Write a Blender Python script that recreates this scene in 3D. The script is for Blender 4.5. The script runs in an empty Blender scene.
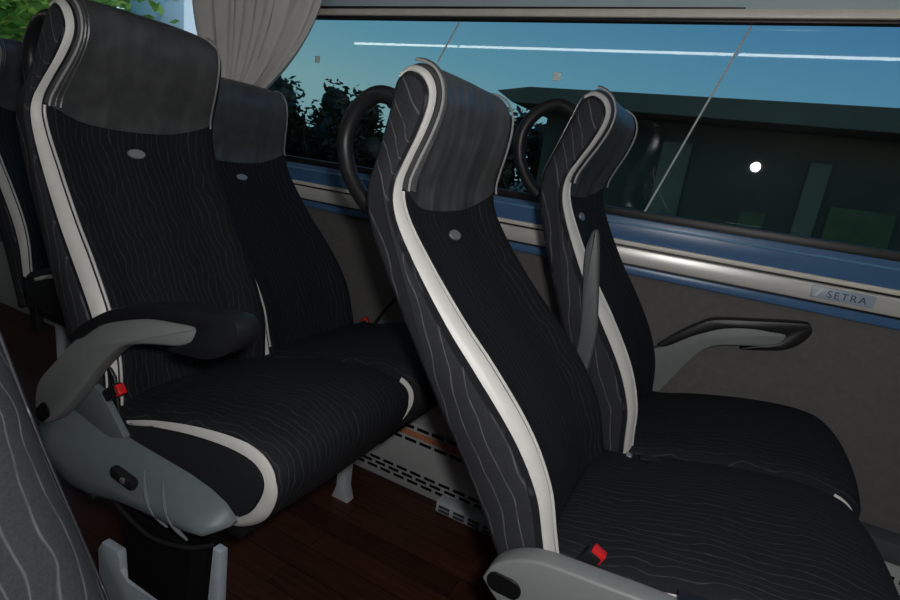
import bpy, bmesh, math, random
from mathutils import Vector, Matrix
from math import sin, cos, pi

SC = 0.88                      # every length below is multiplied by this to reach metres
W = 0.42
H = 1.38                       # eye height
rnd = random.Random(7)
scene = bpy.context.scene
col = scene.collection

# ------------------------------------------------------------------ materials
MATS = {}
def new_mat(name):
    m = bpy.data.materials.new(name); m.use_nodes = True
    nt = m.node_tree; nt.nodes.clear()
    out = nt.nodes.new('ShaderNodeOutputMaterial')
    b = nt.nodes.new('ShaderNodeBsdfPrincipled')
    nt.links.new(b.outputs[0], out.inputs[0])
    MATS[name] = m
    return m, nt, b, out

def nd(nt, kind, **kw):
    n = nt.nodes.new(kind)
    for k, v in kw.items(): setattr(n, k, v)
    return n

def math_node(nt, op, a, b=None, c=None, clamp=False):
    n = nt.nodes.new('ShaderNodeMath'); n.operation = op; n.use_clamp = clamp
    for i, x in enumerate((a, b, c)):
        if x is None: continue
        if isinstance(x, (int, float)): n.inputs[i].default_value = x
        else: nt.links.new(x, n.inputs[i])
    return n.outputs[0]

def noise(nt, scale, detail=3, rough=.5, stretch=(1, 1, 1), coord='Object'):
    tc = nd(nt, 'ShaderNodeTexCoord'); mp = nd(nt, 'ShaderNodeMapping')
    mp.inputs['Scale'].default_value = stretch
    n = nd(nt, 'ShaderNodeTexNoise')
    n.inputs['Scale'].default_value = scale; n.inputs['Detail'].default_value = detail
    n.inputs['Roughness'].default_value = rough
    nt.links.new(tc.outputs[coord], mp.inputs[0]); nt.links.new(mp.outputs[0], n.inputs['Vector'])
    return n.outputs['Fac']

def bump(nt, b, h, strength=.3, dist=.002):
    n = nd(nt, 'ShaderNodeBump'); n.inputs['Strength'].default_value = strength
    n.inputs['Distance'].default_value = dist
    nt.links.new(h, n.inputs['Height']); nt.links.new(n.outputs[0], b.inputs['Normal'])

def ramp(nt, fac, c0, c1, p0=0., p1=1.):
    r = nd(nt, 'ShaderNodeValToRGB')
    r.color_ramp.elements[0].color = (*c0, 1); r.color_ramp.elements[1].color = (*c1, 1)
    r.color_ramp.elements[0].position = p0; r.color_ramp.elements[1].position = p1
    nt.links.new(fac, r.inputs[0]); return r.outputs[0]

def plain(name, c, rough=.5, metal=0., var=.12, nscale=40, bstr=0., bscale=300, spec=.5, bdist=.001, stretch=(1, 1, 1)):
    m, nt, b, o = new_mat(name)
    f = noise(nt, nscale, 4, .6, stretch)
    nt.links.new(ramp(nt, f, tuple(x * (1 - var) for x in c), tuple(min(1, x * (1 + var)) for x in c), .3, .7), b.inputs['Base Color'])
    b.inputs['Roughness'].default_value = rough; b.inputs['Metallic'].default_value = metal
    b.inputs['Specular IOR Level'].default_value = spec
    if bstr: bump(nt, b, noise(nt, bscale, 3), bstr, bdist)
    return m

def lined_fabric(name, base, line, axis, spacing, amp, thr, nsc, stretch, spec=.25, sheen=0.):
    """dark woven cloth with wandering pale threads"""
    m, nt, b, o = new_mat(name)
    tc = nd(nt, 'ShaderNodeTexCoord'); sp = nd(nt, 'ShaderNodeSeparateXYZ')
    nt.links.new(tc.outputs['Object'], sp.inputs[0])
    n1 = noise(nt, nsc, 2, .45, stretch)
    off = math_node(nt, 'MULTIPLY', math_node(nt, 'SUBTRACT', n1, .5), amp)
    t = math_node(nt, 'DIVIDE', math_node(nt, 'ADD', sp.outputs[axis], off), spacing)
    fr = math_node(nt, 'FRACT', t)
    d = math_node(nt, 'ABSOLUTE', math_node(nt, 'SUBTRACT', fr, .5))
    mr = nd(nt, 'ShaderNodeMapRange'); mr.clamp = True
    mr.inputs['From Min'].default_value = 0; mr.inputs['From Max'].default_value = thr
    mr.inputs['To Min'].default_value = 1; mr.inputs['To Max'].default_value = 0
    nt.links.new(d, mr.inputs[0])
    n2 = noise(nt, 55, 2, .5)
    k = math_node(nt, 'MULTIPLY', mr.outputs[0], math_node(nt, 'MULTIPLY_ADD', n2, 1.6, -.15, clamp=True), clamp=True)
    mx = nd(nt, 'ShaderNodeMix', data_type='RGBA')
    nt.links.new(k, mx.inputs['Factor'])
    nt.links.new(ramp(nt, noise(nt, 500, 2), tuple(x * .75 for x in base), tuple(x * 1.25 for x in base), .3, .7), mx.inputs['A'])
    mx.inputs['B'].default_value = (*line, 1)
    nt.links.new(mx.outputs['Result'], b.inputs['Base Color'])
    b.inputs['Roughness'].default_value = .85; b.inputs['Specular IOR Level'].default_value = spec
    if sheen:
        b.inputs['Sheen Weight'].default_value = sheen; b.inputs['Sheen Roughness'].default_value = .5
    hh = math_node(nt, 'ADD', math_node(nt, 'MULTIPLY', noise(nt, 700, 2), .35), math_node(nt, 'MULTIPLY', k, -.7))
    bump(nt, b, hh, .35, .0015)
    return m

FRONT = lined_fabric('seat_cloth_fine_lines', (.0105, .0115, .0145), (.058, .060, .068), 1, .0140, .046, .085, 13, (.8, 1.2, .8))
SIDE = lined_fabric('seat_cloth_wide_lines', (.025, .026, .031), (.16, .16, .175), 0, .024, .070, .06, 8, (1.2, 1., .7))
CUSHSIDE = plain('cushion_side_cloth', (.0125, .0135, .0165), .85, bstr=.3, bscale=600, spec=.25)
TRIM = plain('silver_leatherette', (.62, .61, .58), .42, var=.05, nscale=25, bstr=.12, bscale=180, spec=.5)
TRIMGREY = plain('head_piping_grey', (.30, .30, .30), .45)
PIPE = plain('grey_piping', (.20, .205, .21), .5)

def leather():
    m, nt, b, o = new_mat('black_leather')
    f = noise(nt, 30, 3)
    nt.links.new(ramp(nt, f, (.060, .061, .063), (.088, .089, .092), .3, .7), b.inputs['Base Color'])
    b.inputs['Roughness'].default_value = .35; b.inputs['Specular IOR Level'].default_value = .55
    cre = noise(nt, 5, 2, .4, (.6, 3.6, .6)); grain = noise(nt, 260, 2)
    h = math_node(nt, 'ADD', math_node(nt, 'MULTIPLY', cre, 1.), math_node(nt, 'MULTIPLY', grain, .04))
    bump(nt, b, h, .7, .014)
    return m
LEATHER = leather()
GREYPL = plain('grey_plastic', (.125, .15, .158), .45, var=.04, bstr=.06, bscale=500, spec=.4)
MIDGREY = plain('armrest_mid_grey_plastic', (.085, .09, .095), .5, var=.04, spec=.4)
ARMGREY = plain('armrest_grey_plastic', (.195, .208, .206), .45, var=.04, bstr=.06, bscale=500, spec=.4)
BLACKPL = plain('black_plastic', (.011, .0115, .013), .42, bstr=.08, bscale=400, spec=.35)
NAVYPAD = plain('armrest_black_rubber', (.012, .0125, .015), .40, bstr=.1, bscale=350, spec=.4)
BINBLACK = plain('bin_black_plastic', (.006, .006, .0065), .5, spec=.2)
FRAMEGREY = plain('pale_grey_painted_steel', (.33, .38, .43), .4, var=.05)
WHITEPL = plain('white_painted_metal', (.62, .66, .70), .4, var=.04)
DARKMETAL = plain('dark_steel', (.02, .021, .023), .45, metal=.3)
RED = plain('red_button_plastic', (.62, .015, .018), .35, var=.05)
BADGE = plain('badge_grey_metal', (.36, .37, .38), .38, metal=.35, var=.05)
BELT = plain('pale_webbing', (.55, .56, .57), .7, var=.1, nscale=300)
BLUETAG = plain('pale_blue_tag', (.16, .38, .60), .5)
CHROME = plain('bright_steel', (.62, .63, .64), .25, metal=.9, var=.04)
CARPETWALL = plain('grey_wall_carpet', (.138, .134, .133), .95, var=.09, nscale=55, bstr=.35, bscale=420, spec=.1)
BLUESILL = plain('blue_sill_vinyl', (.065, .155, .31), .32, var=.06, spec=.5)
SILLSHINE = plain('painted_sill_highlight', (.13, .30, .48), .35, var=.05)
ALU = plain('satin_aluminium', (.70, .69, .655), .33, metal=.25, var=.04, nscale=60, stretch=(.02, 1, 1))
CREAM = plain('cream_trim', (.78, .74, .66), .4, var=.04)
GASKET = plain('black_rubber_gasket', (.010, .010, .011), .45)
UPPER = plain('pale_blue_grey_panel', (.46, .57, .62), .55, var=.05, nscale=4)
GRILLE = plain('grille_pale_metal', (.50, .52, .52), .5, metal=.0, var=.04)
SLOT = plain('grille_slot_dark', (.006, .006, .006), .8, spec=.1)
SLOTBLUE = plain('grille_slot_blue', (.05, .075, .10), .6)
ORANGE = plain('orange_heater_strip', (.62, .24, .12), .6, var=.3, nscale=120)
CURTAINM = plain('grey_curtain_cloth', (.74, .72, .70), .85, var=.05, nscale=12, bstr=.25, bscale=700, spec=.2)
CEIL = plain('ceiling_grey_fabric', (.09, .09, .092), .9)
DARKWALL = plain('dark_interior_panel', (.035, .036, .038), .7)
PALE = plain('pale_patch', (.82, .93, .90), .5, var=.03)
REFLINE = plain('painted_reflection_line', (.62, .64, .62), .45, var=.05)

def wood():
    m, nt, b, o = new_mat('dark_wood_planks')
    tc = nd(nt, 'ShaderNodeTexCoord')
    br = nd(nt, 'ShaderNodeTexBrick')
    br.inputs['Scale'].default_value = 1.0
    br.inputs['Brick Width'].default_value = .9; br.inputs['Row Height'].default_value = .085
    br.inputs['Mortar Size'].default_value = .0016; br.inputs['Mortar Smooth'].default_value = .2
    br.inputs['Color1'].default_value = (.085, .032, .018, 1); br.inputs['Color2'].default_value = (.050, .020, .0115, 1)
    br.inputs['Mortar'].default_value = (.012, .005, .003, 1)
    nt.links.new(tc.outputs['Object'], br.inputs['Vector'])
    g = noise(nt, 9, 5, .6, (.6, 9, 1))
    mx = nd(nt, 'ShaderNodeMix', data_type='RGBA', blend_type='MULTIPLY'); mx.inputs['Factor'].default_value = .8
    nt.links.new(br.outputs['Color'], mx.inputs['A'])
    nt.links.new(ramp(nt, g, (.45, .42, .40), (1.35, 1.3, 1.25), .3, .75), mx.inputs['B'])
    nt.links.new(mx.outputs['Result'], b.inputs['Base Color'])
    b.inputs['Roughness'].default_value = .42; b.inputs['Specular IOR Level'].default_value = .3
    return m
WOOD = wood()

def glass(name, tint, refl):
    m, nt, b, out = new_mat(name); nt.nodes.remove(b)
    tr = nd(nt, 'ShaderNodeBsdfTransparent'); tr.inputs[0].default_value = (*tint, 1)
    gl = nd(nt, 'ShaderNodeBsdfGlossy'); gl.inputs['Roughness'].default_value = .012
    gl.inputs[0].default_value = (refl, refl, refl, 1)
    fr = nd(nt, 'ShaderNodeFresnel'); ge = nd(nt, 'ShaderNodeNewGeometry'); nt.links.new(math_node(nt, 'MULTIPLY_ADD', ge.outputs['Backfacing'], 1 / 1.5 - 1.5, 1.5), fr.inputs['IOR'])
    mx = nd(nt, 'ShaderNodeMixShader')
    nt.links.new(fr.outputs[0], mx.inputs[0]); nt.links.new(tr.outputs[0], mx.inputs[1]); nt.links.new(gl.outputs[0], mx.inputs[2])
    nt.links.new(mx.outputs[0], out.inputs[0])
    return m
GLASS = glass('tinted_window_glass', (.46, .52, .52), .9)
CLEAR = glass('clear_window_glass', (.95, .97, .96), .9)

def leaf(name, c0, c1):
    m, nt, b, out = new_mat(name)
    f = noise(nt, 3.2, 3)
    cc = ramp(nt, f, c0, c1, .35, .65)
    nt.links.new(cc, b.inputs['Base Color']); b.inputs['Roughness'].default_value = .6
    tl = nd(nt, 'ShaderNodeBsdfTranslucent'); nt.links.new(cc, tl.inputs[0])
    mx = nd(nt, 'ShaderNodeMixShader'); mx.inputs[0].default_value = .45
    nt.links.new(b.outputs[0], mx.inputs[1]); nt.links.new(tl.outputs[0], mx.inputs[2]); nt.links.new(mx.outputs[0], out.inputs[0])
    return m
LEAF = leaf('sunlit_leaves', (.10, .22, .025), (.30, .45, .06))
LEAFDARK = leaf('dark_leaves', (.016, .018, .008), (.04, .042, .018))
BARK = plain('bark', (.05, .04, .03), .9, bstr=.5, bscale=20, bdist=.02)
GRASS = plain('dry_grass', (.030, .033, .018), .95, var=.4, nscale=.8)
ROOFDARK = plain('building_roof', (.20, .145, .085), .8, var=.2, nscale=1)
FACADE = plain('building_facade', (.125, .085, .045), .8, var=.3, nscale=.4)
FACADEPALE = plain('building_pale_pier', (.28, .20, .11), .8, var=.2, nscale=1)
GREENREFL = plain('painted_green_reflection', (.15, .14, .035), .7, var=.3, nscale=2)
WHITEWALL = plain('white_render_wall', (.62, .66, .66), .8, var=.05, nscale=1)
POLE = plain('lamp_pole_grey', (.12, .125, .12), .5)

# ------------------------------------------------------------------ mesh helpers
def mesh_from(verts, faces, name, smooth=True, angle=40, recalc=True):
    bm = bmesh.new()
    vs = [bm.verts.new(Vector(v) * SC) for v in verts]
    for f in faces:
        try: bm.faces.new([vs[i] for i in f])
        except ValueError: pass
    if recalc: bmesh.ops.recalc_face_normals(bm, faces=bm.faces)
    return finish(bm, name, smooth, angle)

def finish(bm, name, smooth=True, angle=40):
    if smooth:
        for f in bm.faces: f.smooth = True
        lim = math.radians(angle)
        for e in bm.edges:
            if len(e.link_faces) == 2 and e.calc_face_angle(0) > lim: e.smooth = False
    me = bpy.data.meshes.new(name); bm.to_mesh(me); bm.free()
    return me

def put(name, me, mat, parent=None, loc=(0, 0, 0), rot=(0, 0, 0)):
    o = bpy.data.objects.new(name, me); col.objects.link(o)
    if mat and not me.materials: me.materials.append(mat)
    o.parent = parent
    o.location = Vector(loc) * SC; o.rotation_euler = rot
    return o

def empty(name, loc, rz=0):
    o = bpy.data.objects.new(name, None); col.objects.link(o)
    o.location = Vector(loc) * SC; o.rotation_euler = (0, 0, rz); o.empty_display_size = .1
    return o

def tag(o, label=None, cat=None, group=None, kind=None):
    if label: o['label'] = label
    if cat: o['category'] = cat
    if group: o['group'] = group
    if kind: o['kind'] = kind
    return o

class MB:
    """collects boxes, prisms and tubes into one bmesh (lengths in scene units before SC)"""
    def __init__(s): s.bm = bmesh.new()
    def box(s, c, d, bev=0., rot=None, seg=2):
        g = bmesh.ops.create_cube(s.bm, size=1.)
        vs = g['verts']
        bmesh.ops.scale(s.bm, vec=Vector(d), verts=vs)
        if bev:
            es = list({e for v in vs for e in v.link_edges})
            r = bmesh.ops.bevel(s.bm, geom=es, offset=bev, segments=seg, profile=.5, affect='EDGES')
            vs = list({v for f in r['faces'] for v in f.verts} | {v for v in vs if v.is_valid})
        if rot: bmesh.ops.rotate(s.bm, cent=(0, 0, 0), matrix=rot, verts=vs)
        bmesh.ops.translate(s.bm, vec=Vector(c), verts=vs)
        return s
    def prism(s, pts, a, b, plane='xz', bev=0., seg=2):
        """outline pts extruded along the third axis from a to b"""
        def P(p, t):
            if plane == 'xz': return (p[0], t, p[1])
            if plane == 'xy': return (p[0], p[1], t)
            return (t, p[0], p[1])
        A = [s.bm.verts.new(P(p, a)) for p in pts]; B = [s.bm.verts.new(P(p, b)) for p in pts]
        n = len(pts)
        fs = [s.bm.faces.new(A), s.bm.faces.new(B[::-1])]
        for i in range(n): fs.append(s.bm.faces.new((A[i], B[i], B[(i + 1) % n], A[(i + 1) % n])))
        bmesh.ops.recalc_face_normals(s.bm, faces=fs)
        if bev:
            es = list({e for f in fs[:2] for e in f.edges})
            bmesh.ops.bevel(s.bm, geom=es, offset=bev, segments=seg, profile=.5, affect='EDGES')
        return s
    def tube(s, path, r, n=10, cap=True):
        path = [Vector(p) for p in path]
        rings = []
        prev = None
        for i, p in enumerate(path):
            t = (path[min(i + 1, len(path) - 1)] - path[max(i - 1, 0)]).normalized()
            if prev is None:
                up = Vector((0, 0, 1)) if abs(t.z) < .9 else Vector((0, 1, 0))
                a = t.cross(up).normalized()
            else:
                a = (prev - t * prev.dot(t)).normalized()
            prev = a; b = t.cross(a)
            rr = r[i] if isinstance(r, (list, tuple)) else r
            rings.append([s.bm.verts.new(p + (a * cos(2 * pi * k / n) + b * sin(2 * pi * k / n)) * rr) for k in range(n)])
        for i in range(len(rings) - 1):
            for k in range(n):
                s.bm.faces.new((rings[i][k], rings[i][(k + 1) % n], rings[i + 1][(k + 1) % n], rings[i + 1][k]))
        if cap:
            s.bm.faces.new(rings[0][::-1]); s.bm.faces.new(rings[-1])
        return s
    def mesh(s, name, smooth=True, angle=40):
        bmesh.ops.scale(s.bm, vec=(SC, SC, SC), verts=s.bm.verts)
        bmesh.ops.recalc_face_normals(s.bm, faces=s.bm.faces)
        return finish(s.bm, name, smooth, angle)
    def put(s, name, mat, parent=None, loc=(0, 0, 0), rot=(0, 0, 0), smooth=True, angle=40):
        return put(name, s.mesh(name, smooth, angle), mat, parent, loc, rot)

def crom(pts, n):
    """Catmull-Rom through 2D/3D points, n samples per span"""
    P = [Vector(p) for p in pts]; out = []
    for i in range(len(P) - 1):
        p0, p1, p2, p3 = P[max(i - 1, 0)], P[i], P[i + 1], P[min(i + 2, len(P) - 1)]
        for k in range(n):
            t = k / n
            out.append(.5 * ((2 * p1) + (p2 - p0) * t + (2 * p0 - 5 * p1 + 4 * p2 - p3) * t * t + (3 * p1 - p0 - 3 * p2 + p3) * t ** 3))
    out.append(P[-1]); return out

def shell(grid, off, th, name, flip=False, angle=50):
    """closed thin solid laid on a grid of points: outer face `off` above it, thickness th"""
    ni, nj = len(grid), len(grid[0])
    def nrm(i, j):
        a = grid[min(i + 1, ni - 1)][j] - grid[max(i - 1, 0)][j]
        b = grid[i][min(j + 1, nj - 1)] - grid[i][max(j - 1, 0)]
        n = a.cross(b); n.normalize()
        return -n if flip else n
    V, F = [], []
    N = [[nrm(i, j) for j in range(nj)] for i in range(ni)]
    for d in (off, off - th):
        for i in range(ni):
            for j in range(nj): V.append(grid[i][j] + N[i][j] * d)
    I = lambda k, i, j: k * ni * nj + i * nj + j
    for i in range(ni - 1):
        for j in range(nj - 1):
            F.append((I(0, i, j), I(0, i + 1, j), I(0, i + 1, j + 1), I(0, i, j + 1)))
            F.append((I(1, i, j), I(1, i, j + 1), I(1, i + 1, j + 1), I(1, i + 1, j)))
    for i in range(ni - 1):
        for j in (0, nj - 1): F.append((I(0, i, j), I(0, i + 1, j), I(1, i + 1, j), I(1, i, j)))
    for j in range(nj - 1):
        for i in (0, ni - 1): F.append((I(0, i, j), I(0, i, j + 1), I(1, i, j + 1), I(1, i, j)))
    return mesh_from(V, F, name, True, angle)

# ------------------------------------------------------------------ the seat
# loops in (u up the back, v forward); F = front of the bolster, S = at the side panel
LF = [(.10, .135), (.18, .155), (.26, .172), (.33, .188), (.40, .190), (.47, .182), (.57, .158), (.66, .131), (.78, .104), (.87, .094), (.925, .107), (.96, .134), (.995, .168), (1.035, .200), (1.07, .214),
      (1.10, .210), (1.122, .190), (1.125, .170), (1.115, .148),
      (1.09, .128), (1.05, .098), (.99, .058), (.94, .032), (.85, .018), (.71, .022), (.54, .033), (.44, .044), (.28, .05), (.10, .05)]
LS = [(.10, .115), (.18, .130), (.26, .148), (.33, .163), (.40, .162), (.47, .150), (.57, .124), (.66, .102), (.78, .083), (.87, .078), (.925, .096), (.96, .126), (.995, .158), (1.035, .188), (1.062, .201),
      (1.088, .198), (1.106, .184), (1.110, .170), (1.103, .152),
      (1.083, .136), (1.043, .108), (.985, .068), (.94, .042), (.85, .028), (.71, .032), (.54, .043), (.44, .054), (.28, .06), (.10, .06)]
NS = 4
CF, CS = crom(LF, NS), crom(LS, NS)
NL = len(CF)
KTOP = 17 * NS                      # index at the very top
Y0, Y1 = -.02, W + .02
def col_loop(y):
    """one section through the backrest at width y"""
    e = min(y - Y0, Y1 - y)                     # distance from the nearer side
    w = max(0., min(1., e / .034)); w = math.sqrt(max(0, 1 - (1 - w) ** 2))
    c = abs(2 * (y - W / 2) / W)
    k = .965 + .065 * max(0, 1 - c ** 3.2)
    q = max(0., min(1., (e - .03) / .09)); q = q * q * (3 - 2 * q)
    out = []
    for i in range(NL):
        p = CS[i].lerp(CF[i], w)
        u, v = p.x, p.y
        if i <= KTOP:
            dip = .028 * q if u < .86 else (.028 - (.028 - .016) * min(1, (u - .86) / .1)) * q
            if i > 14 * NS: dip *= max(0, (KTOP - i) / (3. * NS))
            v -= dip
        tp = max(0., min(1., (u - .895) / .17)); tp = tp * tp * (3 - 2 * tp)
        yy = y + (.042 if y < W / 2 else -.030) * tp * min(1., abs(y - W / 2) / (W / 2)) ** 2
        if u > .9: u = .9 + (u - .9) * k
        out.append(Vector((v, yy, u)))
    return out
YC = [Y0, -.0175, -.013, -.006, .003, .014, .03, .05, .075, .105, .14, .175, .21]
YC = YC + [W - y for y in YC[-2::-1]]
def uidx(u):                        # index on the front for height u
    return min(range(KTOP), key=lambda i: abs(CF[i].x - u))

MESH = {}
def cached(key, fn):
    if key not in MESH: MESH[key] = fn()
    return MESH[key]

def back_mesh():
    cols = [col_loop(y) for y in YC]
    V = [p for c in cols for p in c]; F = []
    for a in range(len(cols) - 1):
        for i in range(NL):
            j = (i + 1) % NL
            F.append((a * NL + i, a * NL + j, (a + 1) * NL + j, (a + 1) * NL + i))
    F.append(tuple(range(NL))); F.append(tuple(range((len(cols) - 1) * NL, len(cols) * NL))[::-1])
    return mesh_from(V, F, 'backrest', True, 50)

def side_mesh(far):
    lp = col_loop(Y1 if far else Y0)
    cx = sum(p.x for p in lp) / NL; pts = []
    for i, p in enumerate(lp):                  # pull the outline in a little
        a, b = lp[i - 1], lp[(i + 1) % NL]
        t = Vector((b.x - a.x, b.z - a.z)); t.normalize()
        n = Vector((-t.y, t.x))
        pts.append((p.x + n.x * .004, p.z + n.y * .004))
    dy = .007 if far else -.007
    V = []; F = []; n = len(pts)
    for i, p in enumerate(pts): V.append((p[0], lp[i].y - dy * .5, p[1]))
    for i, p in enumerate(pts): V.append((p[0], lp[i].y + dy * .6, p[1]))
    c2 = [(q[0] * .985 + .0012, q[1]) for q in pts]
    for i, p in enumerate(pts):
        a, b = pts[i - 1], pts[(i + 1) % n]; t = Vector((b[0] - a[0], b[1] - a[1])); t.normalize()
        V.append((p[0] - t.y * .004, lp[i].y + dy, p[1] + t.x * .004))
    for r in range(2):
        for i in range(n): F.append((r * n + i, r * n + (i + 1) % n, (r + 1) * n + (i + 1) % n, (r + 1) * n + i))
    F.append(tuple(range(n))); F.append(tuple(range(2 * n, 3 * n))[::-1])
    return mesh_from(V, F, 'side_panel', True, 50)

def trim_mesh():
    i0, i1 = uidx(.20), KTOP + 3
    cols = []
    R = 7
    for r in range(R):
        cc = []
        for i in range(i0, i1):
            u = CF[i].x
            f = max(0, min(1, (u - .78) / .2)) if i < KTOP else 1
            hi = .001 + (-.006 - .001) * f
            g = max(0, min(1, (.40 - u) / .2)); hi += (-.006 - hi) * g * .8
            y = -.0185 + (hi + .0185) * r / (R - 1)
            cc.append(col_loop(y)[i])
        cols.append(cc)
    return shell(cols, .0035, .007, 'trim_strip', flip=True)

def trim_edge_mesh():
    lp = []
    for i in range(uidx(.22), uidx(.93)):
        u = CF[i].x; f = max(0, min(1, (u - .78) / .2)); g = max(0, min(1, (.40 - u) / .2))
        hi = .001 + (-.006 - .001) * f; hi += (-.006 - hi) * g * .8
        a = col_loop(hi + .006)
        p = a[i]; t = (a[i + 1] - a[i - 1]).normalized(); n = Vector((t.z, -.35, -t.x)).normalized()
        lp.append(p + n * .0022)
    return MB().tube(lp, .0030, 6).mesh('trim_edge')

def head_mesh():
    ys = [.001, .005, .011, .020, .032, .045, .06, .08, .105, .14, .175, .21]
    ys = ys + [W - y for y in ys[-2:5:-1]] + [W - .028, W - .016, W - .004, W + .006]
    cols = []
    n = 44
    for y in ys:
        c = abs(2 * (y - W / 2) / W)
        ub = .884 + .034 * min(1, c) ** 2.5
        lp = col_loop(y); i0 = min(range(KTOP), key=lambda i: abs(lp[i].z - ub))
        i1 = 22 * NS
        # sub-index interpolation keeps the bottom edge smooth
        lo = i0 if lp[i0].z <= ub else i0 - 1
        fr = (ub - lp[lo].z) / max(1e-6, lp[lo + 1].z - lp[lo].z)
        cc = []
        for k in range(n + 1):
            s = (lo + fr) + (i1 - lo - fr) * k / n
            q = int(s); f = s - q
            p = lp[q].lerp(lp[min(q + 1, NL - 1)], f)
            puff = .010 * math.sqrt(max(0, sin(pi * min(1, k / (n * .62))))) if k < n * .62 else 0
            cc.append(p + Vector((puff * .6 * max(0, 1 - c ** 6), 0, 0)))
        cols.append(cc)
    return shell(cols, .010, .013, 'headrest', flip=True)

def seam_mesh(y, i0, i1, off, r):
    lp = col_loop(y)[i0:i1]; pts = []
    for i, p in enumerate(lp):
        a, b = lp[max(i - 1, 0)], lp[min(i + 1, len(lp) - 1)]
        t = (b - a).normalized(); n = Vector((t.z, 0, -t.x))
        pts.append(p + n * off)
    return MB().tube(pts, r, 6).mesh('seam')

def badge_mesh():
    lp = col_loop(W / 2); i = uidx(.8335); p = lp[i]
    t = (lp[i + 2] - lp[i - 2]).normalized(); n = Vector((t.z, 0, -t.x))
    V, F = [], []; N = 28
    for k in range(N):
        a = 2 * pi * k / N
        V.append(p + Vector((0, 1, 0)) * cos(a) * .023 + t * sin(a) * .0125 + n * -.002)
    for k in range(N):
        a = 2 * pi * k / N
        V.append(p + Vector((0, 1, 0)) * cos(a) * .022 + t * sin(a) * .0115 + n * .004)
    for k in range(N): F.append((k, (k + 1) % N, N + (k + 1) % N, N + k))
    F.append(tuple(range(N, 2 * N))); F.append(tuple(range(N))[::-1])
    return mesh_from(V, F, 'badge', True, 35)

def handle_mesh(y):
    path = crom([(.165, y, 1.085), (.125, y, 1.112), (.07, y, 1.108), (.022, y, 1.075), (.004, y, 1.02), (.016, y, .965), (.042, y, .925)], 5)
    path = [Vector((p.x - .040, p.y, 1.085 + (p.z - 1.085) * 1.15)) for p in path]
    return MB().tube(path, .0165, 12).mesh('grab_handle')

# cushion: profile in (x forward, z above the hinge)
CP = crom([(.05, .15), (.05, .25), (.075, .272), (.14, .283), (.23, .309), (.35, .336), (.46, .350), (.53, .346), (.568, .325), (.584, .293), (.580, .255), (.555, .205), (.515, .165), (.465, .140), (.38, .128), (.2, .125), (.05, .15)], 4)[:-1]
NC = len(CP)
CY0, CY1 = -.018, W + .036
def cush_col(y):
    e = min(y - CY0, CY1 - y)
    ins = .026 * (1 - math.sqrt(max(0, 1 - (1 - min(1, e / .03)) ** 2)))
    c = abs(2 * (y - (CY0 + CY1) / 2) / (CY1 - CY0))
    crown = .020 * (1 - c ** 2.4)
    out = []
    for i, p in enumerate(CP):
        a, b = CP[i - 1], CP[(i + 1) % NC]
        t = Vector((b.x - a.x, b.y - a.y)); t.normalize(); n = Vector((t.y, -t.x))   # inwards
        q = Vector((p.x + n.x * ins, p.y + n.y * ins))
        f = max(0, min(1, (p.y - .2) / .1)); g = max(0, min(1, (p.x - .45) / .1))
        out.append(Vector((q.x + .012 * g * (1 - c ** 2.4), y, q.y + crown * f)))
    return out
CYC = [CY0, CY0 + .003, CY0 + .008, CY0 + .016, CY0 + .03, .03, .06, .10, .15, .21]
CYC = CYC + [W + .018 - y for y in CYC[::-1]]
def cush_mesh():
    cols = [cush_col(y) for y in CYC]; V = [p for c in cols for p in c]; F = []
    for a in range(len(cols) - 1):
        for i in range(NC):
            j = (i + 1) % NC
            F.append((a * NC + i, a * NC + j, (a + 1) * NC + j, (a + 1) * NC + i))
    F.append(tuple(range(NC))); F.append(tuple(range((len(cols) - 1) * NC, len(cols) * NC))[::-1])
    return mesh_from(V, F, 'cushion', True, 50)
def cush_side_mesh(far):
    lp = cush_col(CY1 if far else CY0); pts = []
    for i, p in enumerate(lp):
        a, b = lp[i - 1], lp[(i + 1) % NC]; t = Vector((b.x - a.x, b.z - a.z)); t.normalize(); n = Vector((t.y, -t.x))
        pts.append((p.x + n.x * .004, p.z + n.y * .004))
    y = CY1 if far else CY0
    a, b = (y - .004, y + .005) if far else (y - .005, y + .004)
    return MB().prism(pts, a, b, 'xz', .003, 2).mesh('cushion_side')
def cush_pipe_mesh(far, thin=False):
    i0, i1 = (28, 44) if thin else (12, 52)
    n = i1 - i0; rows = 6; cols = []
    for r in range(rows + 1):
        cc = []
        for i in range(i0, i1 + 1):
            s = (i - i0) / n
            wd = .0015 + .007 * min(1, s / .35) if s < .6 else .0085 + .010 * min(1, (s - .6) / .25)
            if thin: wd = .0035
            lo = CY0 - .0005; y = lo + wd * r / rows
            if far: y = CY0 + CY1 - y
            cc.append(cush_col(y)[i])
        cols.append(cc)
    return shell(cols, .003, .006, 'piping', flip=far)

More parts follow.
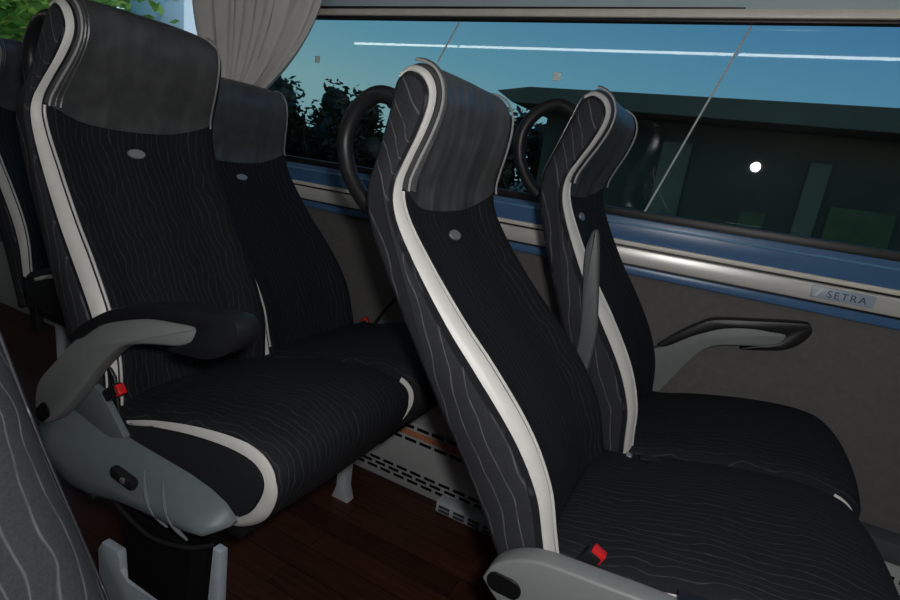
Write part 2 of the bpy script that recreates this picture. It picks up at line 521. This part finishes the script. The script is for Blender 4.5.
# armrest outlines, (x, z) from the hinge
ARM_BODY = [(-.120, .205), (-.132, .235), (-.125, .275), (-.10, .315), (-.035, .372), (.027, .425), (.086, .468), (.157, .509), (.222, .534), (.326, .562), (.407, .574), (.462, .578), (.466, .566), (.45, .545),
            (.405, .525), (.325, .507), (.266, .491), (.215, .470), (.145, .416), (.065, .335), (-.010, .262), (-.058, .222), (-.092, .204)]
FOLDED_BODY = [(-.120, .205), (-.132, .235), (-.125, .275), (-.10, .315), (-.035, .372), (.027, .425), (.086, .468), (.157, .509), (.222, .534), (.326, .562), (.407, .574), (.462, .578), (.466, .566), (.45, .545),
            (.405, .525), (.325, .507), (.266, .491), (.225, .463), (.166, .402), (.09, .315), (.02, .255), (-.035, .218), (-.075, .203)]
ARM_PAD = [(.04, .448), (.09, .488), (.141, .517), (.201, .546), (.269, .570), (.354, .590), (.457, .603), (.535, .613), (.562, .609), (.571, .592), (.562, .567), (.532, .543), (.488, .525), (.433, .517), (.381, .513),
           (.407, .527), (.446, .545), (.461, .566), (.457, .576), (.407, .570), (.326, .558), (.222, .528), (.155, .501), (.086, .458)]
WARM_BODY = [(-.085, .19), (-.11, .235), (-.06, .32), (.02, .39), (.087, .44), (.144, .486), (.18, .509), (.23, .536), (.294, .553), (.347, .556), (.39, .557), (.394, .54), (.373, .512), (.283, .489), (.211, .465), (.172, .42), (.137, .354), (.10, .28), (.05, .215), (-.02, .185)]
WARM_PAD = [(.055, .424), (.10, .474), (.153, .522), (.199, .551), (.315, .577), (.423, .598), (.442, .591), (.446, .571), (.428, .538), (.396, .511), (.348, .496), (.284, .482), (.366, .518), (.386, .539), (.385, .554), (.347, .552), (.295, .548), (.231, .531), (.181, .504), (.142, .478), (.086, .432)]
def arm(seat, y, side, pivot_rot=0., sx=1., sz=1., dx=0., dz=0., thick=.040, label=None, bodyp=ARM_BODY, padp=ARM_PAD):
    """side -1: outer face towards the aisle"""
    piv = Vector((-.085, 0, .235))
    def mv(p): return ((p[0] - piv.x) * sx, (p[1] - piv.z) * sz)
    h = thick / 2
    def smooth_loop(pts):
        q = crom(list(pts) + [pts[0]], 3)[:-1]
        return [mv((p.x, p.y)) for p in q]
    body = MB().prism(smooth_loop(bodyp), -h, h, 'xz', .006, 3)
    o = body.put('armrest', ARMGREY, seat, (piv.x + dx, y, .478 + piv.z + dz), (0, -pivot_rot, 0))
    pad = MB().prism(smooth_loop(padp), -h - .005, h + .005, 'xz', .0022, 2).put('armrest_pad', NAVYPAD, o)
    pts = []
    for k in range(20):
        a = 2 * pi * k / 20
        px = .012 * (1 if cos(a) > 0 else -1) + .019 * cos(a); pz = .019 * sin(a)
        pts.append((px * cos(.0) , pz))
    MB().prism(pts, side * (h + .003), side * (h - .004), 'xz', .0015, 1).put('pivot_cap', BINBLACK, o, (-.008, 0, -.002), (0, -.70, 0))
    if label: tag(o, label)
    return o

def make_seat(name, label, x, y, t, group='coach seats', thin=False, handle=True, cdx=0.):
    r = empty(name, (x, y, 0)); tag(r, label, 'seat', group)
    hinge = (0, 0, .478); rot = (0, -t, 0)
    b = put('backrest', cached('back', back_mesh), FRONT, r, hinge, rot)
    for far in (False, True):
        put('side_panel', cached(('side', far), lambda: side_mesh(far)), SIDE, b)
    s = put('trim_strip', cached('trim', trim_mesh), TRIM, b); tag(s, 'silver strip edging the backrest')
    put('trim_edge', cached('trim_edge', trim_edge_mesh), TRIM, b)
    put('badge', cached('badge', badge_mesh), BADGE, b)
    h = put('headrest', cached('head', head_mesh), LEATHER, r, hinge, rot); tag(h, 'black leather head cover')
    for y_, mt in ((.006, TRIMGREY), (.018, LEATHER), (.030, LEATHER), (W - .004, TRIMGREY)):
        put('seam', cached(('seam', y_), lambda: seam_mesh(y_, uidx(.915), KTOP - 2, .0105, .0026)), mt, h)
    if handle:
        put('grab_handle', cached('handle', lambda: handle_mesh(.06)), BLACKPL, r, hinge, rot)
    c = put('cushion', cached('cush', cush_mesh), FRONT, r, (cdx, 0, .478))
    for far in (False, True):
        put('cushion_side', cached(('cs', far), lambda: cush_side_mesh(far)), CUSHSIDE, c)
    put('piping', cached(('cp', thin), lambda: cush_pipe_mesh(False, thin)), TRIM, c)
    put('seat_pan', cached('pan', lambda: MB().box((.26, W / 2 + .01, .585), (.40, W - .02, .05), .01).mesh('seat_pan')), BLACKPL, r)
    put('hinge_bracket', cached('hb', lambda: MB().box((.03, W / 2, .60), (.10, W - .04, .07), .015).box((.035, .03, .56), (.05, .03, .14), .006).box((.035, W - .03, .56), (.05, .03, .14), .006).mesh('hinge_bracket')), DARKMETAL, r)
    return r

def leg(r, x, y, w=.05, d=.07, mat=WHITEPL, top=.565, foot=True):
    m = MB().prism([(x - w * .6, .565), (x + w * .6, .565), (x + w * .45, .06), (x + w * .9, .0), (x - w * .9, .0), (x - w * .45, .06)], y - d / 2, y + d / 2, 'xz', .006, 2)
    o = m.put('leg', mat, r)
    return o

XA, XB = -1.1841, -1.1841 + 1.0344
SA = make_seat('coach_seat', 'aisle seat of the rear pair with the big grey plastic side cover below its armrest', XA - .004, .654, .290)
SA2 = make_seat('coach_seat', 'rear pair window seat below the grey curtain, half hidden by the aisle seat', XA, 1.151, .5249, thin=True)
SB = make_seat('coach_seat', 'front pair aisle seat with the long silver strip, reclined, armrest folded down', XB, .8147, .5242, cdx=-.05)
SB2 = make_seat('coach_seat', 'front pair window seat standing more upright beside the grey carpet wall', XB, 1.314, .3362, thin=True, cdx=-.03)
SCs = make_seat('coach_seat', 'seat at the far left edge, one row behind the rear pair, mostly hidden', -2.40, 1.05, .33)
SD = make_seat('coach_seat', 'nearest seat, cut off at the lower left corner, across the aisle', -.285, -.238, .42, handle=False)

# legs and pedestals
for s in (SA2, SB2):
    leg(s, .075, .40, .045, .05)
for s in (SB, SCs, SD):
    leg(s, .12, .10); leg(s, .30, .30, mat=DARKMETAL)

# pale steel side frame round the bin under the rear aisle seat
def pedestal(r):
    b = MB()
    b.prism([(.088, .0), (.088, .405), (.105, .432), (.165, .436), (.172, .42), (.174, .392), (.20, .375), (.425, .385), (.456, .42), (.472, .605), (.494, .605), (.488, .0)], -.060, -.040, 'xz', .004, 2)
    o = b.put('side_frame', FRAMEGREY, r)
    tag(o, 'pale grey steel frame')
pedestal(SA)

def side_cover(r, y0=0., dz=0., fin=True, dx=0.):
    """long grey fairing below the armrest, x along the seat"""
    st = [(-.130, .610, .650, .690), (-.105, .560, .640, .728), (-.05, .528, .622, .735), (.03, .510, .604, .722), (.10, .524, .606, .712), (.19, .556, .622, .706),
          (.28, .574, .632, .704), (.36, .586, .640, .702), (.42, .598, .644, .695), (.465, .612, .645, .682), (.492, .630, .645, .662)]
    st = [(a + dx, b + dz + .018, c + dz + .006, d + dz) for a, b, c, d in st]
    V, F = [], []
    n = len(st); prof = []
    for i, (x, zb, zm, zt) in enumerate(st):
        k = min(1, min(i, n - 1 - i) / 1.5 + .25)
        sec = [(-.012, zb), (-.040 * k - .008, zb + (zm - zb) * .12), (-.060 * k - .008, zb + (zm - zb) * .5), (-.060 * k - .008, zm), (-.048 * k - .006, zm + (zt - zm) * .35), (-.020, zt - .006), (-.010, zt), (.006, zt), (.006, zb)]
        prof.append([Vector((x, y0 + yy, zz)) for yy, zz in sec])
    m = len(prof[0])
    for p in prof: V += p
    for i in range(n - 1):
        for j in range(m):
            k = (j + 1) % m; F.append((i * m + j, i * m + k, (i + 1) * m + k, (i + 1) * m + j))
    F.append(tuple(range(m))); F.append(tuple(range((n - 1) * m, n * m))[::-1])
    o = put('side_cover', mesh_from(V, F, 'side_cover', True, 60), GREYPL, r)
    tag(o, 'grey plastic side cover')
    if not fin: return o
    MB().prism([(-.07, .72), (-.045, .80), (.02, .815), (.085, .795), (.165, .715), (.10, .69), (0, .69)], y0 - .024, y0 - .008, 'xz', .004, 2).put('cover_fin', GREYPL, o)
    MB().box((.225, y0 - .062, .664), (.075, .020, .026), .008, Matrix.Rotation(.10, 3, 'Y')).put('recline_button', BLACKPL, o)
    MB().box((.238, y0 - .073, .668), (.012, .008, .012), .003).put('button_stud', CHROME, o)
    for xx in (.325, .385):
        MB().tube(crom([(xx - .06, y0 - .044, .690), (xx - .03, y0 - .061, .655), (xx, y0 - .065, .628), (xx + .03, y0 - .056, .602)], 5), [.002 + .0035 * sin(pi * i / 15) for i in range(16)], 8).put('cover_rib', GREYPL, o)
    return o
side_cover(SA, -.015)
side_cover(SB, -.015, -.06, False, .12)

# armrests
arm(SA, -.062, -1, sx=.925, dx=.026, thick=.036, label='grey aisle armrest with a black pad')
arm(SB, -.062, -1, pivot_rot=-.71, sx=.93, dx=.062, dz=-.004, sz=1.12, bodyp=FOLDED_BODY, label='grey aisle armrest folded down')
arm(SB2, W + .058, 1, bodyp=WARM_BODY, padp=WARM_PAD, label='grey armrest at the wall')
def raised_arm(r):
    pts = crom([(-.098, .54), (-.108, .62), (-.124, .73), (-.120, .780), (-.111, .797), (-.100, .785), (-.082, .70), (-.064, .60), (-.056, .54), (-.062, .44), (-.092, .44), (-.098, .54)], 4)[:-1]
    o = MB().prism([(p.x, p.y + .478) for p in pts], -.048, -.030, 'xz', .007, 3).put('armrest', MIDGREY, r)
    tag(o, 'grey armrest raised between the seats')
raised_arm(SB2)

# belts and buckles
def buckle(r, x, y, z, rot=(0, 0, 0), tagged=None):
    o = MB().box((0, 0, 0), (.028, .022, .060), .005).put('belt_buckle', BLACKPL, r, (x, y, z), rot)
    MB().box((.004, 0, .026), (.024, .018, .022), .003).put('release_button', RED, o)
    return o
buckle(SA, .108, -.026, .800, (0, .9, 0))
buckle(SA2, .085, W + .02, .735, (0, -.6, .3))
buckle(SB, .082, -.010, .768, (0, .4, 0))
MB().prism([(-.02, .69), (-.02, .80), (.01, .865), (.05, .875), (.10, .83), (.12, .70)], -.019, -.010, 'xz', .004, 2).put('buckle_holder', BLACKPL, SA)
st = MB()
st.tube(crom([(-.08, W + .052, .965), (-.055, W + .048, .93), (-.045, W + .048, .905), (-.048, W + .05, .885)], 4), .0065, 8)
st.put('belt_strap', BELT, SA)
MB().tube(crom([(-.06, W + .046, .937), (-.046, W + .042, .908), (-.047, W + .042, .892)], 4), .007, 8).put('belt_tag', BLUETAG, SA)
MB().prism([(-.055, .885), (-.038, .885), (-.020, .765), (-.064, .765)], W + .040, W + .048, 'xz', .002, 1).put('belt_stalk', BELT, SA)
MB().box((-.035, W + .045, .742), (.055, .03, .035), .006).put('belt_buckle', BLACKPL, SA)
MB().tube([(.30, W + .03, .70 + .12), (.33, W - .02, .80), (.335, W - .03, .79)], .006, 6)
t_ = MB().box((.085, W - .03, .782), (.014, .02, .005), .002, None).put('belt_tongue', CHROME, SB)
MB().box((.13, W - .02, .785), (.05, .018, .010), .004, Matrix.Rotation(.4, 3, 'Z')).put('belt_buckle', BLACKPL, SB)
MB().tube(crom([(.09, W + .035, .72), (.13, W + .05, .80), (.17, W + .06, .86), (.21, W + .075, .90)], 4), .007, 6).put('belt_strap', BLACKPL, SA2)

# ------------------------------------------------------------------ waste bin under the rear aisle seat
bin_ = empty('waste_bin', (XA, .6516, 0)); tag(bin_, 'black open-topped waste bin hanging in the pale frame under the rear aisle seat', 'bin')
def bin_body():
    V, F = [], []
    def ring(x0, x1, y0, y1, z, r=.02):
        return [(x0 + r, y0, z), (x1 - r, y0, z), (x1, y0 + r, z), (x1, y1, z), (x0, y1, z), (x0, y0 + r, z)]
    rs = [ring(.188, .415, -.062, .0, .395), ring(.182, .428, -.062, .0, .50), ring(.178, .432, -.062, .0, .572), ring(.190, .420, -.052, -.01, .572), ring(.195, .41, -.055, -.01, .405)]
    m = 6
    for r in rs: V += r
    for i in range(len(rs) - 1):
        for j in range(m): F.append((i * m + j, i * m + (j + 1) % m, (i + 1) * m + (j + 1) % m, (i + 1) * m + j))
    F.append(tuple(range(m))); F.append(tuple(range((len(rs) - 1) * m, len(rs) * m)))
    return mesh_from(V, F, 'bin_body', True, 30)
put('bin_body', bin_body(), BINBLACK, bin_)
MB().tube(crom([(.15, -.05, .598), (.17, -.066, .582), (.29, -.070, .555), (.40, -.068, .580), (.46, -.05, .603)], 5), .0045, 8).put('rim', DARKMETAL, bin_)
MB().tube([(.10, -.05, .565), (.10, -.078, .565)], .010, 12).put('bracket', DARKMETAL, bin_)

# ------------------------------------------------------------------ the coach's shell
WY = 1.83
def struct(name, mb, mat, **kw):
    o = mb.put(name, mat, **kw); tag(o, kind='structure'); return o
XL, XR = -7.4, 3.2
YN = -.95
fl = struct('floor', MB().box(((XL + XR) / 2, (YN + 1.9) / 2, -.03), (XR - XL, 1.9 - YN + .2, .06)), WOOD, smooth=False)
tag(fl, 'dark red-brown wood plank floor')
struct('ceiling', MB().box(((XL + XR) / 2, (YN + 1.9) / 2, 2.45), (XR - XL, 1.9 - YN + .2, .06)), CEIL)
struct('wall_left', MB().box(((XL + XR) / 2, YN - .03, 1.2), (XR - XL, .06, 2.46)), DARKWALL)
def lamp_mat():
    m, nt, b, o = new_mat('strip_lamp_glow'); nt.nodes.remove(b)
    e = nd(nt, 'ShaderNodeEmission'); e.inputs[0].default_value = (.96, 1., .97, 1); e.inputs[1].default_value = 11.
    nt.links.new(e.outputs[0], o.inputs[0]); return m
rk = empty('luggage_rack', (0, YN, 2.09)); tag(rk, 'dark luggage rack above the opposite seats with a thin strip lamp along its edge', 'luggage rack')
MB().box(((XL + XR) / 2, .46, .08), (XR - XL - .1, .92, .06), .02).box(((XL + XR) / 2, .90, .03), (XR - XL - .1, .06, .14), .02).box(((XL + XR) / 2, .03, .18), (XR - XL - .1, .06, .30)).put('rack_body', DARKWALL, rk)
MB().box(((XL + XR) / 2, .945, -.02), (XR - XL - .3, .014, .014), .002).put('strip_lamp', lamp_mat(), rk)
struct('wall_rear', MB().box((XL - .03, .45, 1.2), (.06, 3.0, 2.46)), DARKWALL)
struct('wall_front', MB().box((XR + .03, .45, 1.2), (.06, 3.0, 2.46)), DARKWALL)
struct('wall_right', MB().box(((XL + XR) / 2, WY + .03, .555), (XR - XL, .06, 1.11)), CARPETWALL)
XP = -2.16                         # pillar behind the curtain
# wall above the window, thick header over the front pane only
struct('wall_upper', MB().box(((XP + XR) / 2, WY + .02, 2.17), (XR - XP, .06, .54)).box((XP - .08, WY + .03, 1.85), (.22, .06, 1.2)), UPPER)
struct('wall_header', MB().box(((XL + XP) / 2 - .1, WY + .03, 2.385), (XP - XL, .06, .13)), DARKWALL)

# rails below the glass: blue sill, cream bead, aluminium rail, blue band
def long(name, y0, y1, z0, z1, mat, x0=XL, x1=XR, bev=.003, lab=None):
    o = MB().box(((x0 + x1) / 2, (y0 + y1) / 2, (z0 + z1) / 2), (x1 - x0, y1 - y0, z1 - z0), bev).put(name, mat)
    tag(o, lab, kind='structure'); return o
long('trim_1', WY - .022, WY + .06, 1.213, 1.288, BLUESILL, lab='blue sill below the window')
long('trim_2', WY - .030, WY + .0, 1.264, 1.271, SILLSHINE)  # highlight along the sill, painted as a paler strip
long('trim_3', WY - .034, WY + .05, 1.200, 1.214, CREAM, bev=.002)
long('trim_4', WY - .020, WY + .05, 1.192, 1.200, GASKET, bev=.001)
rail = long('trim_5', WY - .036, WY + .05, 1.142, 1.193, ALU, bev=.004, lab='pale aluminium rail')
long('trim_6', WY - .024, WY + .05, 1.134, 1.143, GASKET, bev=.001)
long('trim_7', WY - .030, WY + .05, 1.108, 1.135, BLUESILL, lab='narrow blue band under the rail')

# window panes and frames
w1 = MB().box((0, 0, 0), (XR - XP - .03, .003, .63)).put('window_1', GLASS, None, ((XP + .03 + XR) / 2, WY + .035, 1.595), (.040, 0, -.012), smooth=False)
tag(w1, 'large tinted side window', kind='structure')
wf = MB().box(((XP + XR) / 2, WY + .05, 1.29), (XR - XP, .06, .02)).put('trim_9', GASKET); tag(wf, kind='structure')
f = MB().box(((XP + XR) / 2, WY + .005, 1.300), (XR - XP, .03, .028), .004).box(((XP + XR) / 2, WY - .002, 1.880), (XR - XP, .03, .010), .002)
f.put('window_gasket', GASKET, wf)
MB().box(((XP + XR) / 2, WY - .010, 1.897), (XR - XP, .03, .024), .004).put('window_head_rail', CREAM, wf)
f = MB().prism([(-.085, 1.912), (XP, 1.920), (XP, 1.912), (-.085, 1.908)], WY - .024, WY - .004).put('head_gasket', GASKET, wf)
for (xa, za, xb, zb) in ((-.06, 1.872, -.232, 1.312), (-1.005, 1.872, -1.075, 1.735)):  # slanted reflection lines in the pane, built as thin pale rods
    MB().tube([(xa, WY + .006, za), (xb, WY + .006, zb)], .0030, 8).put('reflection_rod', REFLINE, wf)
w2 = MB().box(((XL + XP - .2) / 2, WY + .02, 1.82), (XP - .2 - XL, .006, 1.05)).put('window_2', CLEAR, smooth=False)
tag(w2, 'rear side window with trees behind it', kind='structure')
MB().box(((XL + XP - .2) / 2, WY + .005, 1.300), (XP - .2 - XL, .03, .028), .004).put('window_gasket', GASKET, w2)

def patch(x, z, lab):
    o = MB().box((x, WY + .004, z), (.026, .004, .026), .001).put('window_patch', PALE)  # small pale square set against the pane
    tag(o, lab, 'patch', 'pale patches on the glass')
patch(-1.655, 1.722, 'small square pale sticker on the glass just right of the curtain')
patch(-.605, 1.708, 'small square pale sticker on the glass between the two front headrests')

# the plate on the rail
pl = MB().box((.342, WY - .0385, 1.170), (.150, .006, .034), .002).put('name_plate', plain('plate_blue_grey', (.36, .43, .52), .4, var=.05))
tag(pl, 'small blue-grey name plate on the aluminium rail under the window', 'sign')
def text(body, size, loc, mat, parent, name):
    cu = bpy.data.curves.new(name, 'FONT'); cu.body = body; cu.size = size * SC; cu.extrude = .0008
    cu.space_character = 1.25
    o = bpy.data.objects.new(name, cu); col.objects.link(o)
    me = bpy.data.meshes.new_from_object(o.evaluated_get(bpy.context.evaluated_depsgraph_get()))
    bpy.data.objects.remove(o); bpy.data.curves.remove(cu)
    me.materials.clear()
    return put(name, me, mat, parent, loc, (pi / 2, 0, 0))
LETT = plain('plate_lettering', (.045, .07, .13), .4)
text('SETRA', .028, (.305, WY - .0422, 1.160), LETT, pl, 'lettering')
MB().prism([(.273, 1.158), (.288, 1.183), (.296, 1.181), (.282, 1.157)], WY - .0425, WY - .041, 'xz').put('emblem', WHITEPL, pl)

# heater casing along the foot of the wall
long('baseboard_right', WY - .055, WY + .02, .0, .455, GRILLE, lab='pale perforated heater casing along the wall')
long('trim_8', WY - .070, WY + .02, .455, .520, plain('casing_ledge_blue_grey', (.085, .10, .115), .5), bev=.008)
gv = empty('heater_grille', (0, WY - .055, 0)); tag(gv, 'pale metal grille with rows of black slots at the wall foot', 'grille')
MB().box((-.10, -.003, .15), (3.8, .006, .295), .001).put('grille_plate', GRILLE, gv)
def slots(rows, x0, x1, pitch, w, h, parent):
    me = MB().box((0, 0, 0), (w, .003, h)).mesh('slot')
    for z, sh in rows:
        x = x0 + sh
        while x < x1:
            put('slot', me, SLOT, parent, (x, -.0065, z)); x += pitch
slots([(.292, 0), (.232, .02)], -1.18, -.62, .072, .056, .013, gv)
slots([(.085, 0), (.063, .03), (.041, .06)], -1.25, -.52, .070, .052, .012, gv)
MB().box((-.10, -.0065, .263), (3.7, .003, .026)).put('heater_strip', ORANGE, gv)
gv2 = empty('heater_grille', (0, WY - .055, 0)); tag(gv2, 'perforated strip with two rows of square holes beside the front window seat', 'grille')
MB().box((-.10, -.003, .375), (3.8, .006, .12), .001).put('grille_plate', GRILLE, gv2)
slots([(.408, 0), (.372, .012)], .45, .95, .030, .017, .017, gv2)
v2 = empty('floor_vent', (-.45, WY - .09, 0)); tag(v2, 'small pale floor vent with bluish louvres standing on the wood below the heater grille', 'vent')
MB().box((0, 0, .025), (.62, .055, .05), .006).put('vent_frame', WHITEPL, v2)
me = MB().box((0, 0, 0), (.05, .004, .011)).mesh('louvre')
for k in range(9):
    for z in (.014, .031): put('louvre', me, SLOTBLUE, v2, (-.27 + k * .067, -.0285, z))

# ------------------------------------------------------------------ curtain
def curtain():
    V, F = [], []; NU, NV = 90, 40
    ztop, zbot = 2.32, 1.50
    for j in range(NV + 1):
        s = j / NV; z = ztop + (zbot - ztop) * s
        # pinched towards the tie at the lower left
        g = max(0, (s - .35) / .65)
        xl = -2.37 + .06 * s + .19 * g ** 2
        xr = -1.53 - .09 * s ** 1.5 - .34 * g ** 2.2
        for i in range(NU + 1):
            a = i / NU
            x = xl + (xr - xl) * a
            amp = .030 * (1 - .35 * g)
            yy = amp * (sin(a * 2 * pi * 6.5 + .8 * sin(a * 9)) * .7 + .45 * sin(a * 2 * pi * 13 + 1.3 + 2.5 * s)) - .01 * g * sin(a * pi)
            V.append((x, 1.745 + yy, z))
    n = NU + 1
    for j in range(NV):
        for i in range(NU): F.append((j * n + i, j * n + i + 1, (j + 1) * n + i + 1, (j + 1) * n + i))
    bm = bmesh.new(); vs = [bm.verts.new(Vector(v) * SC) for v in V]
    for q in F: bm.faces.new([vs[i] for i in q])
    bmesh.ops.recalc_face_normals(bm, faces=bm.faces)
    bmesh.ops.solidify(bm, geom=bm.faces[:], thickness=.003)
    return finish(bm, 'curtain', True, 70)
cu = empty('curtain', (0, 0, 0)); tag(cu, 'grey-beige pleated curtain gathered at the window pillar', 'curtain')
put('cloth', curtain(), CURTAINM, cu)
MB().tube([(-2.4, 1.745, 2.33), (-1.5, 1.745, 2.33)], .012, 10).put('curtain_rail', ALU, cu)
MB().tube(crom([(-2.16, 1.70, 1.545), (-2.05, 1.695, 1.515), (-1.93, 1.70, 1.535), (-1.93, 1.80, 1.535), (-2.05, 1.80, 1.515), (-2.16, 1.80, 1.545), (-2.16, 1.70, 1.545)], 4), .012, 8).put('tie_band', CURTAINM, cu)

# ------------------------------------------------------------------ outside
gz = -1.2
gnd = MB().box((-10, 40, gz - .1), (260, 260, .2)).put('ground', GRASS); tag(gnd, kind='structure')
def tree(name, lab, x, y, h, rad, crown_z, mat, n, group, leafs=.16, trunk=.16, core=False):
    r = empty(name, (x, y, gz)); tag(r, lab, 'tree', group)
    MB().tube(crom([(0, 0, 0), (.1, .05, h * .3), (-.05, 0, h * .6), (0, 0, h * .8)], 4), [trunk * (1 - .05 * i) for i in range(13)], 10).put('trunk', BARK, r)
    bm = bmesh.new(); R = random.Random(int(abs(x * 13 + y * 7)) + n)
    cl = [(R.gauss(0, .45), R.gauss(0, .45), R.gauss(0, .4)) for _ in range(26)]
    for k in range(n):
        c = cl[R.randrange(len(cl))]
        p = Vector((c[0] + R.gauss(0, .22), c[1] + R.gauss(0, .22), c[2] + R.gauss(0, .2)))
        p = Vector((p.x * rad, p.y * rad, p.z * rad * .9 + crown_z))
        d1 = Vector((R.gauss(0, 1), R.gauss(0, 1), R.gauss(0, .6))).normalized(); d2 = d1.orthogonal().normalized()
        s = leafs * R.uniform(.6, 1.3)
        q = [p - d1 * s, p + d2 * s * .45 + d1 * s * .1, p + d1 * s, p - d2 * s * .45 + d1 * s * .1]
        bm.faces.new([bm.verts.new(v * SC) for v in q])
    if core:
        for c in cl[:14]:
            q = bmesh.ops.create_icosphere(bm, subdivisions=2, radius=rad * .42 * SC)
            bmesh.ops.translate(bm, vec=Vector((c[0] * rad * .8, c[1] * rad * .8, c[2] * rad * .7 + crown_z)) * SC, verts=q['verts'])
    me = finish(bm, 'foliage', False)
    put('foliage', me, mat, r)
    return r
tree('leafy_tree', 'sunlit green tree seen at the upper left corner', -14.5, 5.9, 6, 2.3, 5.0, LEAF, 2600, 'trees behind the bus')
tree('leafy_tree', 'sunlit green tree seen just left of the curtain', -16.2, 9.4, 6, 2.3, 5.1, LEAF, 2600, 'trees behind the bus')
tree('leafy_tree', 'sunlit green tree seen above the rear aisle headrest', -29., 14.5, 8, 3.6, 8.0, LEAF, 2600, 'trees behind the bus')
DT = ['first from the curtain', 'second from the curtain', 'third from the curtain', 'fourth from the curtain', 'fifth from the curtain', 'nearest the long building']
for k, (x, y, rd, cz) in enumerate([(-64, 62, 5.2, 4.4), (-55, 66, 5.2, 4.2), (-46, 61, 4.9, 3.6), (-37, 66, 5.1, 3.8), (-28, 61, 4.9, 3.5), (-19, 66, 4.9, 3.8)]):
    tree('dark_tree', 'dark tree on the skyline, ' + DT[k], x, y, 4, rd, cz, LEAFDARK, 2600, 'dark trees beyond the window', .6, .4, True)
hw = empty('white_house', (-14.2, 10.6, gz)); tag(hw, 'small white house glimpsed between the tree and the curtain', 'house')
MB().box((0, 0, 3.1), (2.2, 2.0, 6.2), .03).put('wall', WHITEWALL, hw)
MB().prism([(-1.4, 6.2), (1.4, 6.2), (0, 7.4)], -1.2, 1.2, 'xz').put('roof', ROOFDARK, hw)

bl = empty('long_building', (6, 20, gz)); tag(bl, 'long low dark building with a flat overhanging roof beyond the window', 'building')
MB().box((.3, 5.0, 2.55), (27, 7, 5.1), .02).put('wall', FACADE, bl)
MB().prism([(-14.9, 5.55), (-13.6, 5.75), (0, 5.86), (15, 5.86), (15, 5.15), (-14.2, 5.15)], 0, 9, 'xz', .02, 1).put('roof', ROOFDARK, bl)
for x0, x1, z1 in ((-8.6, -7.6, 4.4), (-8.2 + 0, -8.19, 4.4), (-3.9, -3.3, 4.2), (1.9, 2.6, 4.4), (7.2, 7.9, 4.4)):
    if x1 - x0 > .1: MB().box(((x0 + x1) / 2, 1.42, z1 / 2), (x1 - x0, .16, z1), .01).put('pier', FACADEPALE, bl)
for x0, x1, z1 in ((-5.55, -4.75, 2.35), (-3.0, -1.2, 2.9), (-.4, 1.4, 2.6), (3.2, 5.2, 2.8)):  # green reflections in the pane, painted as flat panels on the facade
    MB().box(((x0 + x1) / 2, 1.46, z1 / 2), (x1 - x0, .1, z1), .01).put('reflection_patch', GREENREFL, bl)
lp = empty('street_lamp', (5.35, 14, gz)); tag(lp, 'thin street lamp with a small funnel head in front of the long building', 'street lamp')
MB().tube([(0, 0, 0), (0, 0, 4.0)], [.06, .045], 10).put('pole', POLE, lp)
MB().tube([(0, 0, 3.95), (0, 0, 4.05), (0, 0, 4.3), (0, 0, 4.36)], [.06, .10, .26, .27], 14).put('lamp_head', GASKET, lp)

# ------------------------------------------------------------------ light
w = bpy.data.worlds.new('sky'); scene.world = w; w.use_nodes = True
nt = w.node_tree; nt.nodes.clear()
out = nt.nodes.new('ShaderNodeOutputWorld'); bg = nt.nodes.new('ShaderNodeBackground')
tc = nt.nodes.new('ShaderNodeTexCoord'); sp = nt.nodes.new('ShaderNodeSeparateXYZ'); nt.links.new(tc.outputs['Generated'], sp.inputs[0])
e = math_node(nt, 'ADD', sp.outputs['Z'], math_node(nt, 'MULTIPLY', sp.outputs['X'], .16))
r = nt.nodes.new('ShaderNodeValToRGB'); cr = r.color_ramp
cr.elements[0].position = 0.; cr.elements[0].color = (.33, .52, .56, 1)
cr.elements[1].position = .85; cr.elements[1].color = (.10, .25, .52, 1)
x_ = cr.elements.new(.10); x_.color = (.19, .42, .56, 1)
x_ = cr.elements.new(.30); x_.color = (.085, .26, .50, 1)
nt.links.new(e, r.inputs[0]); nt.links.new(r.outputs[0], bg.inputs[0]); bg.inputs[1].default_value = 2.4
nt.links.new(bg.outputs[0], out.inputs[0])

sun = bpy.data.lights.new('sun', 'SUN'); sun.energy = 2.4; sun.angle = .01; sun.color = (1, .95, .86)
so = bpy.data.objects.new('sun', sun); col.objects.link(so); so.rotation_euler = Vector((-.9, .03, -.62)).to_track_quat('-Z', 'Y').to_euler()
fl_ = bpy.data.lights.new('camera_flash', 'POINT'); fl_.energy = 24.; fl_.shadow_soft_size = .022; fl_.color = (1., .985, .965)
fo = bpy.data.objects.new('camera_flash', fl_); col.objects.link(fo); fo.location = Vector((.05, .0, H + .075)) * SC

# ------------------------------------------------------------------ camera
Rm = ((0.8766138188779135, 0.4617182394741975, 0.1355156075480907), (0.23373229962675177, -0.1623974934287706, -0.9586429294785636), (-0.4206155306969429, 0.8720340139380457, -0.25027835278271493))
cd = bpy.data.cameras.new('camera'); co = bpy.data.objects.new('camera', cd); col.objects.link(co)
rt, dn, fw = (Vector(v) for v in Rm)
M = Matrix((rt, -dn, -fw)).transposed().to_4x4(); M.translation = Vector((0, 0, H)) * SC
co.matrix_world = M
cd.sensor_width = 36; cd.lens = 525.3813 / 900 * 36; cd.clip_start = .02; cd.clip_end = 500
scene.camera = co
vs = scene.view_settings
vs.view_transform = 'Standard'; vs.look = 'None'; vs.exposure = 0.; vs.gamma = 1.; vs.use_curve_mapping = False
